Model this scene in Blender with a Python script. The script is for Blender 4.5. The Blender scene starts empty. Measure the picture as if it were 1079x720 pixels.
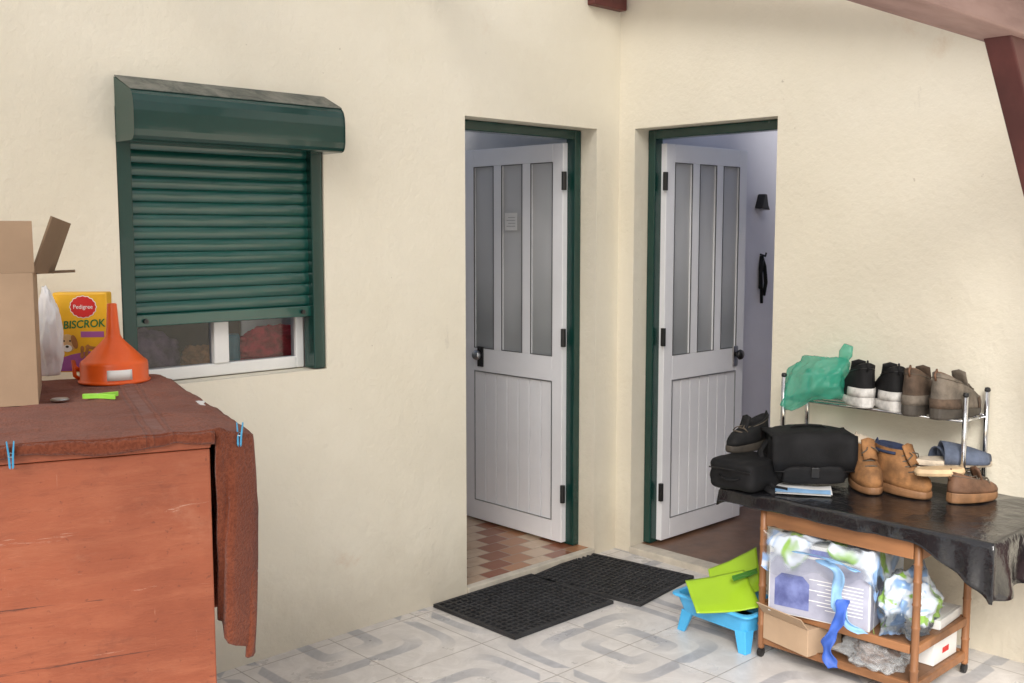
import bpy, bmesh, math, random
from mathutils import Vector, Matrix, noise
random.seed(7)
S = bpy.context.scene
COL = S.collection
PI = math.pi
R = math.radians

# ---------------------------------------------------------------- camera model
CAM = Vector((-4.016, -3.423, 1.61)); YAW = R(46.2); PITCH = R(5.93); FPX = 1107.0
Fh = Vector((math.cos(YAW), math.sin(YAW), 0)); Rt = Vector((math.sin(YAW), -math.cos(YAW), 0))
FW = Fh*math.cos(PITCH) - Vector((0, 0, math.sin(PITCH))); UP = Fh*math.sin(PITCH) + Vector((0, 0, math.cos(PITCH)))
def ray(px, py): return FW + Rt*((px-539.5)/FPX) + UP*((360-py)/FPX)
def hx(px, py, X): d = ray(px, py); return CAM + d*((X-CAM.x)/d.x)
def hy(px, py, Y): d = ray(px, py); return CAM + d*((Y-CAM.y)/d.y)
def hz(px, py, Z): d = ray(px, py); return CAM + d*((Z-CAM.z)/d.z)

# ---------------------------------------------------------------- materials
class NT:
    def __init__(s, name):
        s.m = bpy.data.materials.new(name); s.m.use_nodes = True; s.t = s.m.node_tree
        s.b = s.t.nodes['Principled BSDF']
        tc = s.t.nodes.new('ShaderNodeTexCoord'); s.co = tc.outputs['Object']
    def put(s, sock, v):
        if isinstance(v, bpy.types.NodeSocket): s.t.links.new(v, sock)
        elif isinstance(v, (tuple, list)) and sock.type == 'RGBA': sock.default_value = (*v[:3], 1)
        else: sock.default_value = v
    def set(s, name, v): s.put(s.b.inputs[name], v)
    def math(s, op, a, b=None, c=None, clamp=False):
        n = s.t.nodes.new('ShaderNodeMath'); n.operation = op; n.use_clamp = clamp
        for i, x in enumerate((a, b, c)):
            if x is not None: s.put(n.inputs[i], x)
        return n.outputs[0]
    def mix(s, f, a, b, blend='MIX'):
        n = s.t.nodes.new('ShaderNodeMix'); n.data_type = 'RGBA'; n.blend_type = blend
        s.put(n.inputs[0], f); s.put(n.inputs[6], a); s.put(n.inputs[7], b); return n.outputs[2]
    def noise(s, scale, detail=4, rough=.55, vec=None, stretch=None, dist=0, rot=None):
        v = vec or s.co
        if stretch:
            mp = s.t.nodes.new('ShaderNodeMapping'); s.t.links.new(v, mp.inputs[0]); mp.inputs['Scale'].default_value = stretch
            if rot: mp.inputs['Rotation'].default_value = rot
            v = mp.outputs[0]
        n = s.t.nodes.new('ShaderNodeTexNoise'); s.t.links.new(v, n.inputs['Vector'])
        n.inputs['Scale'].default_value = scale; n.inputs['Detail'].default_value = detail
        n.inputs['Roughness'].default_value = rough; n.inputs['Distortion'].default_value = dist
        return n.outputs[0]
    def step(s, v, a, b):   # smooth step
        n = s.t.nodes.new('ShaderNodeMapRange'); n.interpolation_type = 'SMOOTHSTEP'
        s.put(n.inputs[0], v); n.inputs[1].default_value = a; n.inputs[2].default_value = b; return n.outputs[0]
    def band(s, w, lo, hi, e=.012):
        return s.math('MULTIPLY', s.step(w, lo-e, lo+e), s.math('SUBTRACT', 1, s.step(w, hi-e, hi+e)))
    def sep(s, v=None):
        n = s.t.nodes.new('ShaderNodeSeparateXYZ'); s.t.links.new(v or s.co, n.inputs[0]); return n.outputs
    def comb(s, x, y, z=0.0):
        n = s.t.nodes.new('ShaderNodeCombineXYZ'); s.put(n.inputs[0], x); s.put(n.inputs[1], y); s.put(n.inputs[2], z); return n.outputs[0]
    def bump(s, h, strength=.3, dist=.01):
        n = s.t.nodes.new('ShaderNodeBump'); n.inputs['Strength'].default_value = strength; n.inputs['Distance'].default_value = dist
        s.t.links.new(h, n.inputs['Height']); s.t.links.new(n.outputs[0], s.b.inputs['Normal'])
def mul(c, k): return tuple(min(1, x*k) for x in c[:3])
def mat(name, col, rough=.5, var=.12, scale=9, bump=0, bscale=80, metal=0, spec=.5, coat=0, trans=0, col2=None, bdist=.004, stretch=None, sheen=0, rvar=.1):
    n = NT(name)
    f = n.noise(scale, 5, .6, stretch=stretch)
    f = n.step(f, .3, .7)
    n.set('Base Color', n.mix(f, mul(col, 1-var), col2 if col2 else mul(col, 1+var)))
    r = n.noise(scale*2.3, 3)
    n.set('Roughness', n.math('ADD', n.math('MULTIPLY', n.math('SUBTRACT', r, .5), rvar*2), rough, clamp=True))
    n.set('Metallic', metal); n.set('Specular IOR Level', spec); n.set('Coat Weight', coat)
    n.set('Transmission Weight', trans); n.set('Sheen Weight', sheen)
    if bump: n.bump(n.noise(bscale, 4, .6, stretch=stretch), bump, bdist)
    return n.m
def thin_mat(name, col, trans=.5, rough=.3, var=.1, alpha=0.0):   # translucent sheet plastic
    n = NT(name); t = n.t; out = [x for x in t.nodes if x.type == 'OUTPUT_MATERIAL'][0]
    c = n.mix(n.noise(8), mul(col, 1-var), mul(col, 1+var))
    n.set('Base Color', c); n.set('Roughness', rough)
    tr = t.nodes.new('ShaderNodeBsdfTranslucent'); t.links.new(c, tr.inputs[0])
    mx = t.nodes.new('ShaderNodeMixShader'); mx.inputs[0].default_value = trans
    t.links.new(n.b.outputs[0], mx.inputs[1]); t.links.new(tr.outputs[0], mx.inputs[2]); o = mx.outputs[0]
    if alpha:
        tp = t.nodes.new('ShaderNodeBsdfTransparent'); m2 = t.nodes.new('ShaderNodeMixShader'); m2.inputs[0].default_value = alpha
        t.links.new(o, m2.inputs[1]); t.links.new(tp.outputs[0], m2.inputs[2]); o = m2.outputs[0]
    t.links.new(o, out.inputs[0]); return n.m
def glass_mat(name, tint=(.88, .90, .90), refl=0.0, rough=.03, ior=1.5):
    n = NT(name); t = n.t; out = [x for x in t.nodes if x.type == 'OUTPUT_MATERIAL'][0]
    tp = t.nodes.new('ShaderNodeBsdfTransparent'); tp.inputs[0].default_value = (*tint, 1)
    gl = t.nodes.new('ShaderNodeBsdfGlossy'); gl.inputs['Roughness'].default_value = rough
    fr = t.nodes.new('ShaderNodeFresnel'); fr.inputs[0].default_value = ior
    f = n.math('ADD', fr.outputs[0], refl, clamp=True)
    mx = t.nodes.new('ShaderNodeMixShader'); t.links.new(f, mx.inputs[0])
    t.links.new(tp.outputs[0], mx.inputs[1]); t.links.new(gl.outputs[0], mx.inputs[2]); t.links.new(mx.outputs[0], out.inputs[0]); return n.m
def printed_film_mat(name, seed, clear=.55, milky=.12):   # thin bag plastic with printed blue, white and green patches
    n = NT(name); t = n.t; out = [x for x in t.nodes if x.type == 'OUTPUT_MATERIAL'][0]
    mp = t.nodes.new('ShaderNodeMapping'); t.links.new(n.co, mp.inputs[0]); mp.inputs['Location'].default_value = (seed, seed*.7, seed*1.3)
    v = mp.outputs[0]
    a = n.noise(5, 2, .4, vec=v, dist=.8); b = n.noise(7, 2, .4, vec=v, dist=1.0)
    c = n.mix(n.step(b, .40, .45), (.27, .48, .08), (.62, .69, .78)); c = n.mix(n.step(b, .51, .56), c, (.24, .40, .68))
    n.set('Base Color', c); n.set('Roughness', .3)
    tp = t.nodes.new('ShaderNodeBsdfTransparent'); tp.inputs[0].default_value = (.96, .97, .98, 1)
    gl = t.nodes.new('ShaderNodeBsdfGlossy'); gl.inputs['Roughness'].default_value = .22
    fr = t.nodes.new('ShaderNodeFresnel'); fr.inputs[0].default_value = 1.25
    mx = t.nodes.new('ShaderNodeMixShader'); t.links.new(n.math('ADD', fr.outputs[0], .03, clamp=True), mx.inputs[0]); t.links.new(tp.outputs[0], mx.inputs[1]); t.links.new(gl.outputs[0], mx.inputs[2])
    df = t.nodes.new('ShaderNodeBsdfTranslucent'); df.inputs[0].default_value = (.78, .85, .93, 1)
    m3 = t.nodes.new('ShaderNodeMixShader'); m3.inputs[0].default_value = milky; t.links.new(mx.outputs[0], m3.inputs[1]); t.links.new(df.outputs[0], m3.inputs[2])
    m2 = t.nodes.new('ShaderNodeMixShader'); t.links.new(n.math('MULTIPLY', n.step(a, clear-.02, clear+.06), .8), m2.inputs[0])
    t.links.new(m3.outputs[0], m2.inputs[1]); t.links.new(n.b.outputs[0], m2.inputs[2]); t.links.new(m2.outputs[0], out.inputs[0]); return n.m

def wall_mat():
    n = NT('cream_plaster')
    big = n.step(n.noise(.8, 4, .6), .3, .72)
    c = n.mix(big, (.81, .755, .62), (.88, .83, .705))
    mid = n.step(n.noise(4, 7, .72), .52, .8)
    c = n.mix(n.math('MULTIPLY', mid, .20), c, (.68, .60, .47))
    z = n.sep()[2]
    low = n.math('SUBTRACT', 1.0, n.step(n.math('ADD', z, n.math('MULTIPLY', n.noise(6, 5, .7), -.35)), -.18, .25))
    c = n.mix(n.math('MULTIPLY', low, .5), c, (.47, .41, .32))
    st = n.step(n.noise(1.7, 7, .72, dist=.6), .61, .77)
    c = n.mix(n.math('MULTIPLY', st, .40), c, (.66, .47, .31))
    sc = n.step(n.noise(5, 8, .75, stretch=(1, 1, .3)), .64, .73)
    c = n.mix(n.math('MULTIPLY', sc, .32), c, (.46, .42, .36))
    sp = n.step(n.noise(30, 3, .6), .71, .77)
    c = n.mix(n.math('MULTIPLY', sp, .5), c, (.40, .34, .26))
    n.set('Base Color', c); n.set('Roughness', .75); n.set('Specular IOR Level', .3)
    h = n.math('ADD', n.math('MULTIPLY', n.noise(34, 6, .62), .6), n.math('MULTIPLY', n.noise(3, 3), 1.6))
    n.bump(h, .36, .02); return n.m
def tile_mat():
    n = NT('patio_tile'); T = .41
    o = n.sep(); x = n.math('DIVIDE', n.math('ADD', o[0], .11), T); y = n.math('DIVIDE', n.math('ADD', o[1], .05), T)
    u = n.math('FRACT', n.math('ADD', x, 100)); v = n.math('FRACT', n.math('ADD', y, 100))
    fx = n.math('FLOOR', x); fy = n.math('FLOOR', y)
    p = n.math('MODULO', n.math('ADD', fx, 200), 2); q = n.math('MODULO', n.math('ADD', fy, 200), 2)
    def flip(w, k): return n.math('ADD', n.math('MULTIPLY', w, n.math('SUBTRACT', 1, k)), n.math('MULTIPLY', n.math('SUBTRACT', 1, w), k))
    a = flip(u, p); b = flip(v, q)
    d = n.math('POWER', n.math('ADD', n.math('POWER', a, 7), n.math('POWER', b, 7)), 1/7)
    df = n.math('SUBTRACT', a, b)
    g1 = n.math('MULTIPLY', n.band(d, .22, .36, .010), n.step(df, -.36, .20))
    g2 = n.math('MULTIPLY', n.band(d, .52, .66, .010), n.math('MULTIPLY', n.step(df, .42, -.40), n.step(df, -.60, -.57)))
    g3 = n.math('MULTIPLY', n.band(d, .80, .91, .010), n.math('MULTIPLY', n.step(df, -.30, .52), n.step(df, .80, .77)))
    g = n.math('ADD', n.math('ADD', g1, g2), g3, clamp=True)
    vein = n.noise(8, 7, .7, dist=1.4)
    base = n.mix(n.step(vein, .35, .7), (.575, .55, .53), (.69, .665, .645))
    barc = n.mix(n.step(vein, .35, .7), (.25, .265, .305), (.345, .36, .40))
    c = n.mix(n.math('MULTIPLY', g, .68), base, barc)
    e = n.math('MINIMUM', n.math('MINIMUM', u, n.math('SUBTRACT', 1, u)), n.math('MINIMUM', v, n.math('SUBTRACT', 1, v)))
    gr = n.math('SUBTRACT', 1, n.step(e, .0035, .0075))
    wn = n.t.nodes.new('ShaderNodeTexWhiteNoise'); n.t.links.new(n.comb(fx, fy), wn.inputs[0])
    c = n.mix(n.math('MULTIPLY', wn.outputs[0], .06), c, (.34, .31, .29))
    dirt = n.step(n.noise(2.2, 6, .7), .50, .78)
    c = n.mix(n.math('MULTIPLY', dirt, .20), c, (.38, .33, .29))
    c = n.mix(n.math('MULTIPLY', gr, .8), c, (.27, .24, .22))
    n.set('Base Color', c)
    n.set('Roughness', n.math('ADD', .16, n.math('MULTIPLY', n.noise(6, 5), .3)))
    n.bump(n.math('SUBTRACT', n.math('MULTIPLY', n.noise(40), .15), gr), .35, .003); return n.m
def check_mat():
    n = NT('room_floor_tile'); T = .105
    o = n.sep()
    y = n.math('DIVIDE', o[1], T); fy = n.math('FLOOR', y)
    x = n.math('ADD', n.math('DIVIDE', o[0], T*1.35), n.math('MULTIPLY', fy, .37)); fx = n.math('FLOOR', x)
    wn = n.t.nodes.new('ShaderNodeTexWhiteNoise'); n.t.links.new(n.comb(fx, fy), wn.inputs[0])
    s = n.math('FRACT', n.math('ADD', n.math('DIVIDE', n.math('ADD', n.math('ADD', fx, n.math('MULTIPLY', fy, 2)), 300), 3), n.math('MULTIPLY', wn.outputs[0], .28)))
    c = n.mix(n.math('GREATER_THAN', s, .3), (.25, .08, .04), (.42, .20, .10))
    c = n.mix(n.math('GREATER_THAN', s, .62), c, (.62, .47, .33))
    c = n.mix(n.math('MULTIPLY', wn.outputs[0], .3), c, (.32, .16, .09))
    c = n.mix(n.math('MULTIPLY', n.step(n.noise(14, 5, .7), .4, .7), .3), c, (.30, .16, .09))
    u = n.math('FRACT', n.math('ADD', x, 100)); v = n.math('FRACT', n.math('ADD', y, 100))
    e = n.math('MINIMUM', n.math('MINIMUM', u, n.math('SUBTRACT', 1, u)), n.math('MINIMUM', v, n.math('SUBTRACT', 1, v)))
    c = n.mix(n.math('LESS_THAN', e, .025), c, (.34, .25, .18))
    n.set('Base Color', c); n.set('Roughness', .25); return n.m
def wood_paint_mat():
    n = NT('orange_paint')
    g = n.noise(2.0, 6, .65)
    c = n.mix(n.step(g, .3, .7), (.235, .056, .022), (.345, .091, .038))
    gr = n.noise(3.2, 8, .74, stretch=(1, 1, 6), rot=(0, .05, 0), dist=.4)
    c = n.mix(n.math('MULTIPLY', n.step(gr, .44, .66), .30), c, (.43, .145, .07))
    gd = n.noise(4, 9, .78, stretch=(.9, 1, 5), rot=(0, -.04, 0))
    c = n.mix(n.math('MULTIPLY', n.step(gd, .52, .66), .40), c, (.14, .033, .015))
    pt = n.step(n.noise(2.4, 8, .75, stretch=(1, 1, 1.5)), .53, .68)
    c = n.mix(n.math('MULTIPLY', pt, .36), c, (.44, .19, .11))
    s = n.step(n.noise(6, 9, .78), .54, .66)
    c = n.mix(n.math('MULTIPLY', s, .34), c, (.15, .038, .018))
    w = n.step(n.noise(2.2, 9, .8, stretch=(1, 1, 12), dist=1.0, rot=(0, .2, 0)), .622, .65)
    c = n.mix(n.math('MULTIPLY', w, .5), c, (.56, .36, .27))
    w2 = n.step(n.noise(5, 7, .75, stretch=(7, 1, .5), rot=(0, .3, 0)), .635, .66)
    c = n.mix(n.math('MULTIPLY', w2, .35), c, (.50, .28, .19))
    w3 = n.step(n.noise(3, 7, .75, stretch=(.3, 1, 14), rot=(0, -.08, 0)), .615, .63)
    c = n.mix(n.math('MULTIPLY', w3, .8), c, (.06, .018, .012))
    k = n.step(n.noise(60, 3, .6), .64, .70)
    c = n.mix(n.math('MULTIPLY', k, .45), c, (.10, .026, .014))
    n.set('Base Color', c); n.set('Roughness', .58)
    n.bump(n.math('SUBTRACT', n.math('ADD', n.math('MULTIPLY', gr, .6), n.noise(14, 7, .7, stretch=(1, 1, 4))), n.math('MULTIPLY', w3, .8)), .35, .008); return n.m
def terry_mat():
    n = NT('rust_terry')
    f = n.step(n.noise(5, 4, .6), .3, .7)
    c = n.mix(f, (.185, .050, .025), (.245, .072, .037))
    h = n.noise(150, 3, .65)
    c = n.mix(n.math('MULTIPLY', n.step(h, .6, .35), .6), c, (.11, .027, .014))
    x = n.sep()[0]
    st = n.math('ADD', n.band(x, -.115, -.085, .002), n.math('ADD', n.band(x, -.075, -.069, .001), n.math('ADD', n.band(x, -.131, -.125, .001), n.band(x, -.57, -.54, .002))), clamp=True)
    c = n.mix(n.math('MULTIPLY', st, .5), c, (.12, .03, .017))
    n.set('Base Color', c); n.set('Roughness', .95); n.set('Specular IOR Level', .08); n.set('Sheen Weight', .15)
    n.bump(n.math('ADD', n.math('MULTIPLY', h, n.math('SUBTRACT', 1, n.math('MULTIPLY', st, .7))), n.math('MULTIPLY', n.noise(30, 3, .5), .3)), .8, .008); return n.m
def dirty_green():
    n = NT('dusty_green_metal')
    z = n.step(n.noise(7, 8, .75, dist=.7), .34, .66)
    n.set('Base Color', n.mix(z, (.03, .045, .04), (.19, .19, .165))); n.set('Roughness', .6); n.bump(n.noise(50), .2, .003); return n.m
def frost_mat():
    n = NT('frosted_glass')
    n.set('Base Color', n.mix(n.step(n.math('ADD', n.math('MULTIPLY', n.noise(1.5, 2, .4), .8), n.math('MULTIPLY', n.sep()[2], .12)), .40, .70), (.29, .305, .31), (.58, .59, .605)))
    n.set('Roughness', .09); n.set('Specular IOR Level', .9)
    n.bump(n.noise(120, 2), .10, .002); return n.m

M = {}
M['wall'] = wall_mat(); M['tile'] = tile_mat(); M['check'] = check_mat(); M['orange'] = wood_paint_mat(); M['dusty'] = dirty_green(); M['frost'] = frost_mat(); M['towel'] = terry_mat()
M['green'] = mat('green_enamel', (.005, .042, .034), .25, .08, 3, .03, 60, coat=.3, rvar=.05)
M['slat'] = mat('green_slat', (.0075, .075, .060), .20, .08, 3, .03, 60, coat=.5, rvar=.05)
M['alu'] = mat('white_aluminium', (.885, .89, .92), .33, .03, 3, .03, 90, spec=.5)
M['pvc'] = mat('white_pvc', (.84, .84, .83), .35, .04, 5)
M['black'] = mat('black_plastic', (.012, .012, .013), .35, .2, 10)
M['gasket'] = mat('grey_gasket', (.12, .12, .125), .5, .1, 10)
M['chrome'] = mat('chrome', (.62, .63, .65), .18, .1, 20, metal=1)
M['steel'] = mat('dull_steel', (.45, .46, .47), .32, .1, 20, metal=1)
M['rubber'] = mat('mat_rubber', (.022, .022, .024), .7, .35, 12, .3, 120)
M['card'] = mat('cardboard', (.43, .305, .205), .8, .08, 4, .1, 120, spec=.2)
M['card_dark'] = mat('cardboard_inner', (.27, .185, .12), .85, .1, 4, spec=.2)
M['paper'] = mat('white_paper', (.72, .72, .71), .7, .06, 8, .1, 20)
M['wood'] = mat('cart_pine', (.24, .105, .044), .45, .35, 8, .2, 30, stretch=(1, 1, .2))
M['woodrail'] = mat('cart_rail', (.25, .112, .047), .5, .4, 6, .2, 30, stretch=(1, .15, 1))
M['woodshelf'] = mat('cart_board', (.18, .085, .038), .55, .3, 5, .1, 30, stretch=(1, .1, 1))
M['redwood'] = mat('dark_red_beam_paint', (.105, .026, .022), .6, .25, 6, .3, 30, stretch=(.2, 1, 1))
M['mauve'] = mat('weathered_red_beam', (.27, .15, .13), .7, .3, 7, .35, 30, stretch=(.2, 1, 1), col2=(.36, .23, .20))
M['room'] = mat('room_plaster', (.76, .75, .81), .8, .04, 2, .1, 40)
M['roomgrey'] = mat('room_plaster_grey', (.60, .60, .60), .8, .08, 2, .1, 40)
M['roomdark'] = mat('room_cupboard_brown', (.07, .05, .04), .6, .3, 4, .1, 40)
M['brownfloor'] = mat('brown_floor', (.16, .085, .05), .35, .3, 6, .1, 40)
M['thresh'] = mat('stone_sill', (.54, .49, .41), .7, .15, 10, .2, 60)
M['ground'] = mat('ground', (.42, .40, .37), .9, .2, 1.5, .4, 20)
M['glass'] = glass_mat('window_glass')
M['film'] = printed_film_mat('clear_printed_film', 1.0, .50, .10)
M['film2'] = printed_film_mat('blue_printed_film', 4.3, .46, .15)
M['cover'] = mat('black_sheet', (.010, .010, .012), .2, .3, 6, .35, 22, bdist=.012, spec=.7)
M['yellow'] = mat('yellow_carton', (.82, .45, .018), .42, .1, 6)
M['orangep'] = mat('orange_plastic', (.80, .11, .010), .32, .08, 5)
M['pegblue'] = mat('blue_peg', (.05, .30, .52), .35, .1, 20)
M['peggreen'] = mat('green_peg', (.33, .75, .08), .35, .1, 20)
M['blue'] = mat('light_blue_plastic', (.07, .40, .74), .35, .1, 6)
M['lime'] = thin_mat('lime_plastic', (.36, .58, .03), .12, .3, .08)
M['mint'] = thin_mat('mint_plastic', (.09, .60, .44), .5, .16, .12, .42)
M['clearbag'] = thin_mat('clear_plastic', (.80, .84, .87), .3, .12, .1, .72)
M['whitebag'] = thin_mat('white_plastic', (.86, .86, .88), .15, .35, .03)
M['ribbon'] = mat('blue_fabric', (.035, .10, .42), .6, .25, 8)
M['ribbonlight'] = mat('pale_blue_fabric', (.22, .40, .64), .6, .25, 8)
M['bagfab'] = mat('black_nylon', (.007, .007, .008), .7, .3, 12, .35, 300, spec=.25)
M['sneak'] = mat('black_mesh', (.010, .010, .011), .75, .3, 14, .35, 260, spec=.3)
M['sole_w'] = mat('white_rubber', (.66, .645, .62), .5, .25, 22)
M['hike'] = mat('grey_brown_suede', (.085, .056, .038), .85, .45, 16, .6, 120)
M['hike2'] = mat('grey_suede', (.15, .125, .10), .85, .4, 16, .6, 120)
M['sole_d'] = mat('dark_rubber', (.05, .042, .034), .7, .3, 20)
M['tan'] = mat('tan_nubuck', (.245, .115, .042), .8, .45, 14, .5, 120)
M['sole_t'] = mat('gum_rubber', (.20, .10, .045), .6, .25, 20)
M['navy'] = mat('navy_lining', (.02, .03, .07), .85, .3, 20, .4, 160)
M['cream'] = mat('cream_fleece', (.55, .47, .37), .95, .2, 30, .8, 160)
M['lace'] = mat('lace_cord', (.10, .08, .06), .8, .2, 40)
M['slipper'] = mat('blue_grey_felt', (.085, .105, .155), .9, .25, 20, .5, 200)
M['brownl'] = mat('brown_leather', (.13, .065, .036), .6, .35, 14, .3, 120)
M['print'] = mat('lavender_print', (.36, .37, .48), .55, .12, 7, col2=(.46, .47, .57))
M['printblue'] = mat('blue_print', (.10, .12, .34), .5, .3, 12, col2=(.20, .24, .50))
M['scribble'] = mat('grey_writing', (.35, .35, .36), .6, .1, 9)
M['redcloth'] = mat('red_cloth', (.60, .035, .06), .8, .4, 18)
M['toy'] = mat('tan_plush', (.42, .20, .08), .9, .4, 25)
M['darkcloth'] = mat('dark_purple_cloth', (.16, .10, .16), .9, .4, 18)
M['teal'] = mat('teal_tin', (.04, .22, .30), .4, .2, 9)
M['redp'] = mat('red_print', (.58, .02, .02), .4, .05, 8)
M['greenp'] = mat('green_print', (.02, .17, .05), .4, .05, 8)
M['whitep'] = mat('white_print', (.82, .82, .80), .4, .03, 8)
M['purplep'] = mat('purple_print', (.36, .10, .34), .4, .15, 8)
M['brownp'] = mat('biscuit_print', (.38, .16, .045), .5, .25, 40)
M['dogp'] = mat('tan_print', (.60, .40, .20), .5, .2, 30)
M['darkp'] = mat('dark_print', (.03, .02, .015), .5, .2, 30)
M['roofsheet'] = thin_mat('roof_sheet', (.86, .855, .84), .65, .4, .05, .45)
M['limeprint'] = mat('dark_green_print', (.06, .22, .03), .4, .1, 8)

# ---------------------------------------------------------------- mesh builder
class MB:
    def __init__(s): s.v = []; s.f = []
    def add(s, vs, fs, T=None):
        b = len(s.v)
        s.v += [(T @ Vector(p)) if T else Vector(p) for p in vs]; s.f += [[b+i for i in f] for f in fs]; return s
    def box(s, x0, x1, y0, y1, z0, z1, T=None):
        vs = [(x, y, z) for z in (z0, z1) for y in (y0, y1) for x in (x0, x1)]
        return s.add(vs, [(0, 2, 3, 1), (4, 5, 7, 6), (0, 1, 5, 4), (2, 6, 7, 3), (0, 4, 6, 2), (1, 3, 7, 5)], T)
    def loft(s, rings, c0=True, c1=True, closed=True, T=None):
        n = len(rings[0]); vs = [p for r in rings for p in r]; fs = []
        for i in range(len(rings)-1):
            for j in range(n if closed else n-1):
                k = (j+1) % n
                fs.append((i*n+j, i*n+k, (i+1)*n+k, (i+1)*n+j))
        if c0: fs.append(tuple(range(n))[::-1])
        if c1: fs.append(tuple((len(rings)-1)*n+j for j in range(n)))
        return s.add(vs, fs, T)
    def tube(s, pts, r, n=8, T=None, flat=1.0):
        pts = [Vector(p) for p in pts]; rings = []
        ref = None
        for i, p in enumerate(pts):
            t = (pts[min(i+1, len(pts)-1)] - pts[max(i-1, 0)]).normalized()
            if ref is None: ref = Vector((0, 0, 1)) if abs(t.z) < .9 else Vector((1, 0, 0))
            a = (ref - t*ref.dot(t)).normalized(); b = t.cross(a); ref = a
            rr = r[i] if isinstance(r, (list, tuple)) else r
            rings.append([p + a*(math.cos(2*PI*k/n)*rr*flat) + b*(math.sin(2*PI*k/n)*rr) for k in range(n)])
        return s.loft(rings, T=T)
    def lathe(s, prof, n=28, T=None, c0=True, c1=True):
        return s.loft([[Vector((r*math.cos(2*PI*k/n), r*math.sin(2*PI*k/n), z)) for k in range(n)] for r, z in prof], c0, c1, T=T)
    def grid(s, P, T=None):
        return s.loft(P, False, False, False, T)
    def prism(s, poly, a0, a1, fn, T=None):
        return s.loft([[Vector(fn(p, a0)) for p in poly], [Vector(fn(p, a1)) for p in poly]], T=T)
    def build(s, name, m, parent=None, smooth=False, bevel=0, solid=0, sub=0, loc=None, rot=0, seg=2):
        me = bpy.data.meshes.new(name)
        me.from_pydata([tuple(p) for p in s.v], [], s.f)
        bm = bmesh.new(); bm.from_mesh(me); bmesh.ops.recalc_face_normals(bm, faces=bm.faces); bm.to_mesh(me); bm.free()
        me.materials.append(m)
        if smooth: me.polygons.foreach_set('use_smooth', [True]*len(me.polygons))
        o = bpy.data.objects.new(name, me); COL.objects.link(o)
        if parent: o.parent = parent
        if loc is not None: o.location = loc
        o.rotation_euler.z = rot
        if solid: k = o.modifiers.new('s', 'SOLIDIFY'); k.thickness = solid; k.offset = 0
        if bevel: k = o.modifiers.new('b', 'BEVEL'); k.width = bevel; k.segments = seg; k.limit_method = 'ANGLE'; k.angle_limit = R(35)
        if sub: k = o.modifiers.new('u', 'SUBSURF'); k.levels = sub; k.render_levels = sub
        return o
def tag(o, label, cat, group=None):
    o['label'] = label; o['category'] = cat
    if group: o['group'] = group
    return o
def thing(name, label, cat, loc=(0, 0, 0), rot=0, group=None):
    o = bpy.data.objects.new(name, None); COL.objects.link(o); o.empty_display_size = .05
    o.location = loc; o.rotation_euler = (0, 0, rot); return tag(o, label, cat, group)
def structure(o): o['kind'] = 'structure'; return o
def text(name, body, size, m, parent, loc, rx=PI/2, rz=0, sx=1.0, bold=0.0, shear=0.0, ry=0.0):
    cu = bpy.data.curves.new(name, 'FONT'); cu.body = body; cu.size = size; cu.align_x = 'CENTER'; cu.align_y = 'CENTER'; cu.extrude = .0003; cu.resolution_u = 4; cu.offset = bold; cu.shear = shear
    t = bpy.data.objects.new(name, cu); COL.objects.link(t); bpy.context.view_layer.update()
    me = bpy.data.meshes.new_from_object(t.evaluated_get(bpy.context.evaluated_depsgraph_get()))
    bpy.data.objects.remove(t); me.materials.clear(); me.materials.append(m)
    o = bpy.data.objects.new(name, me); COL.objects.link(o); o.parent = parent
    o.location = loc; o.rotation_euler = (rx, ry, rz); o.scale = (sx, 1, 1); return o
def nz(p, k, s=0): return noise.noise(Vector(p)*k + Vector((s*3.1, s*1.7, s*5.3)))

# ---------------------------------------------------------------- setting: ground and patio
structure(MB().box(-300, 300, -300, 300, -.3, -.03).build('ground', M['ground']))
structure(MB().box(-6.5, 0, -5.5, 0, -.029, 0).build('patio_floor', M['tile']))

# ---------------------------------------------------------------- house
house = thing('house', 'cream plastered house corner with two open white doors and a green shuttered window', 'house')
def wall_holes(a0, a1, z0, z1, holes, fn, depth):
    mb = MB()
    A = sorted({a0, a1, *[h[0] for h in holes], *[h[1] for h in holes]}); Z = sorted({z0, z1, *[h[2] for h in holes], *[h[3] for h in holes]})
    for i in range(len(A)-1):
        for j in range(len(Z)-1):
            ca, cz = (A[i]+A[i+1])/2, (Z[j]+Z[j+1])/2
            if any(h[0] < ca < h[1] and h[2] < cz < h[3] for h in holes): continue
            for d in (0, depth):
                mb.add([fn(A[i], d, Z[j]), fn(A[i+1], d, Z[j]), fn(A[i+1], d, Z[j+1]), fn(A[i], d, Z[j+1])], [(0, 1, 2, 3)])
    for h in holes:
        q = [(h[0], h[2]), (h[1], h[2]), (h[1], h[3]), (h[0], h[3])]
        for k in range(4):
            p, r = q[k], q[(k+1) % 4]
            mb.add([fn(p[0], 0, p[1]), fn(r[0], 0, r[1]), fn(r[0], depth, r[1]), fn(p[0], depth, p[1])], [(0, 1, 2, 3)])
    return mb
WX0, WX1, WZ0, WZ1 = -2.535, -1.730, 1.083, 2.02
D1 = (-1.012, -.166, 0, 2.105); D2 = (-.892, -.098, 0, 2.11)
wl = wall_holes(-6.5, 0, -.02, 3.1, [(WX0, WX1, WZ0, WZ1), (D1[0], D1[1], -.02, D1[3])], lambda a, d, z: (a, d, z), .2).build('wall', M['wall'], house)
wl['label'] = 'wall with the shuttered window'
wr = wall_holes(-5.5, 0, -.02, 3.1, [(D2[0], D2[1], -.02, D2[3])], lambda a, d, z: (d, a, z), .2).build('wall', M['wall'], house)
wr['label'] = 'wall behind the shoe table'
MB().box(-3.2, -.06, 3.2, 3.3, 0, 2.7).build('interior_wall', M['roomgrey'], house)
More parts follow.
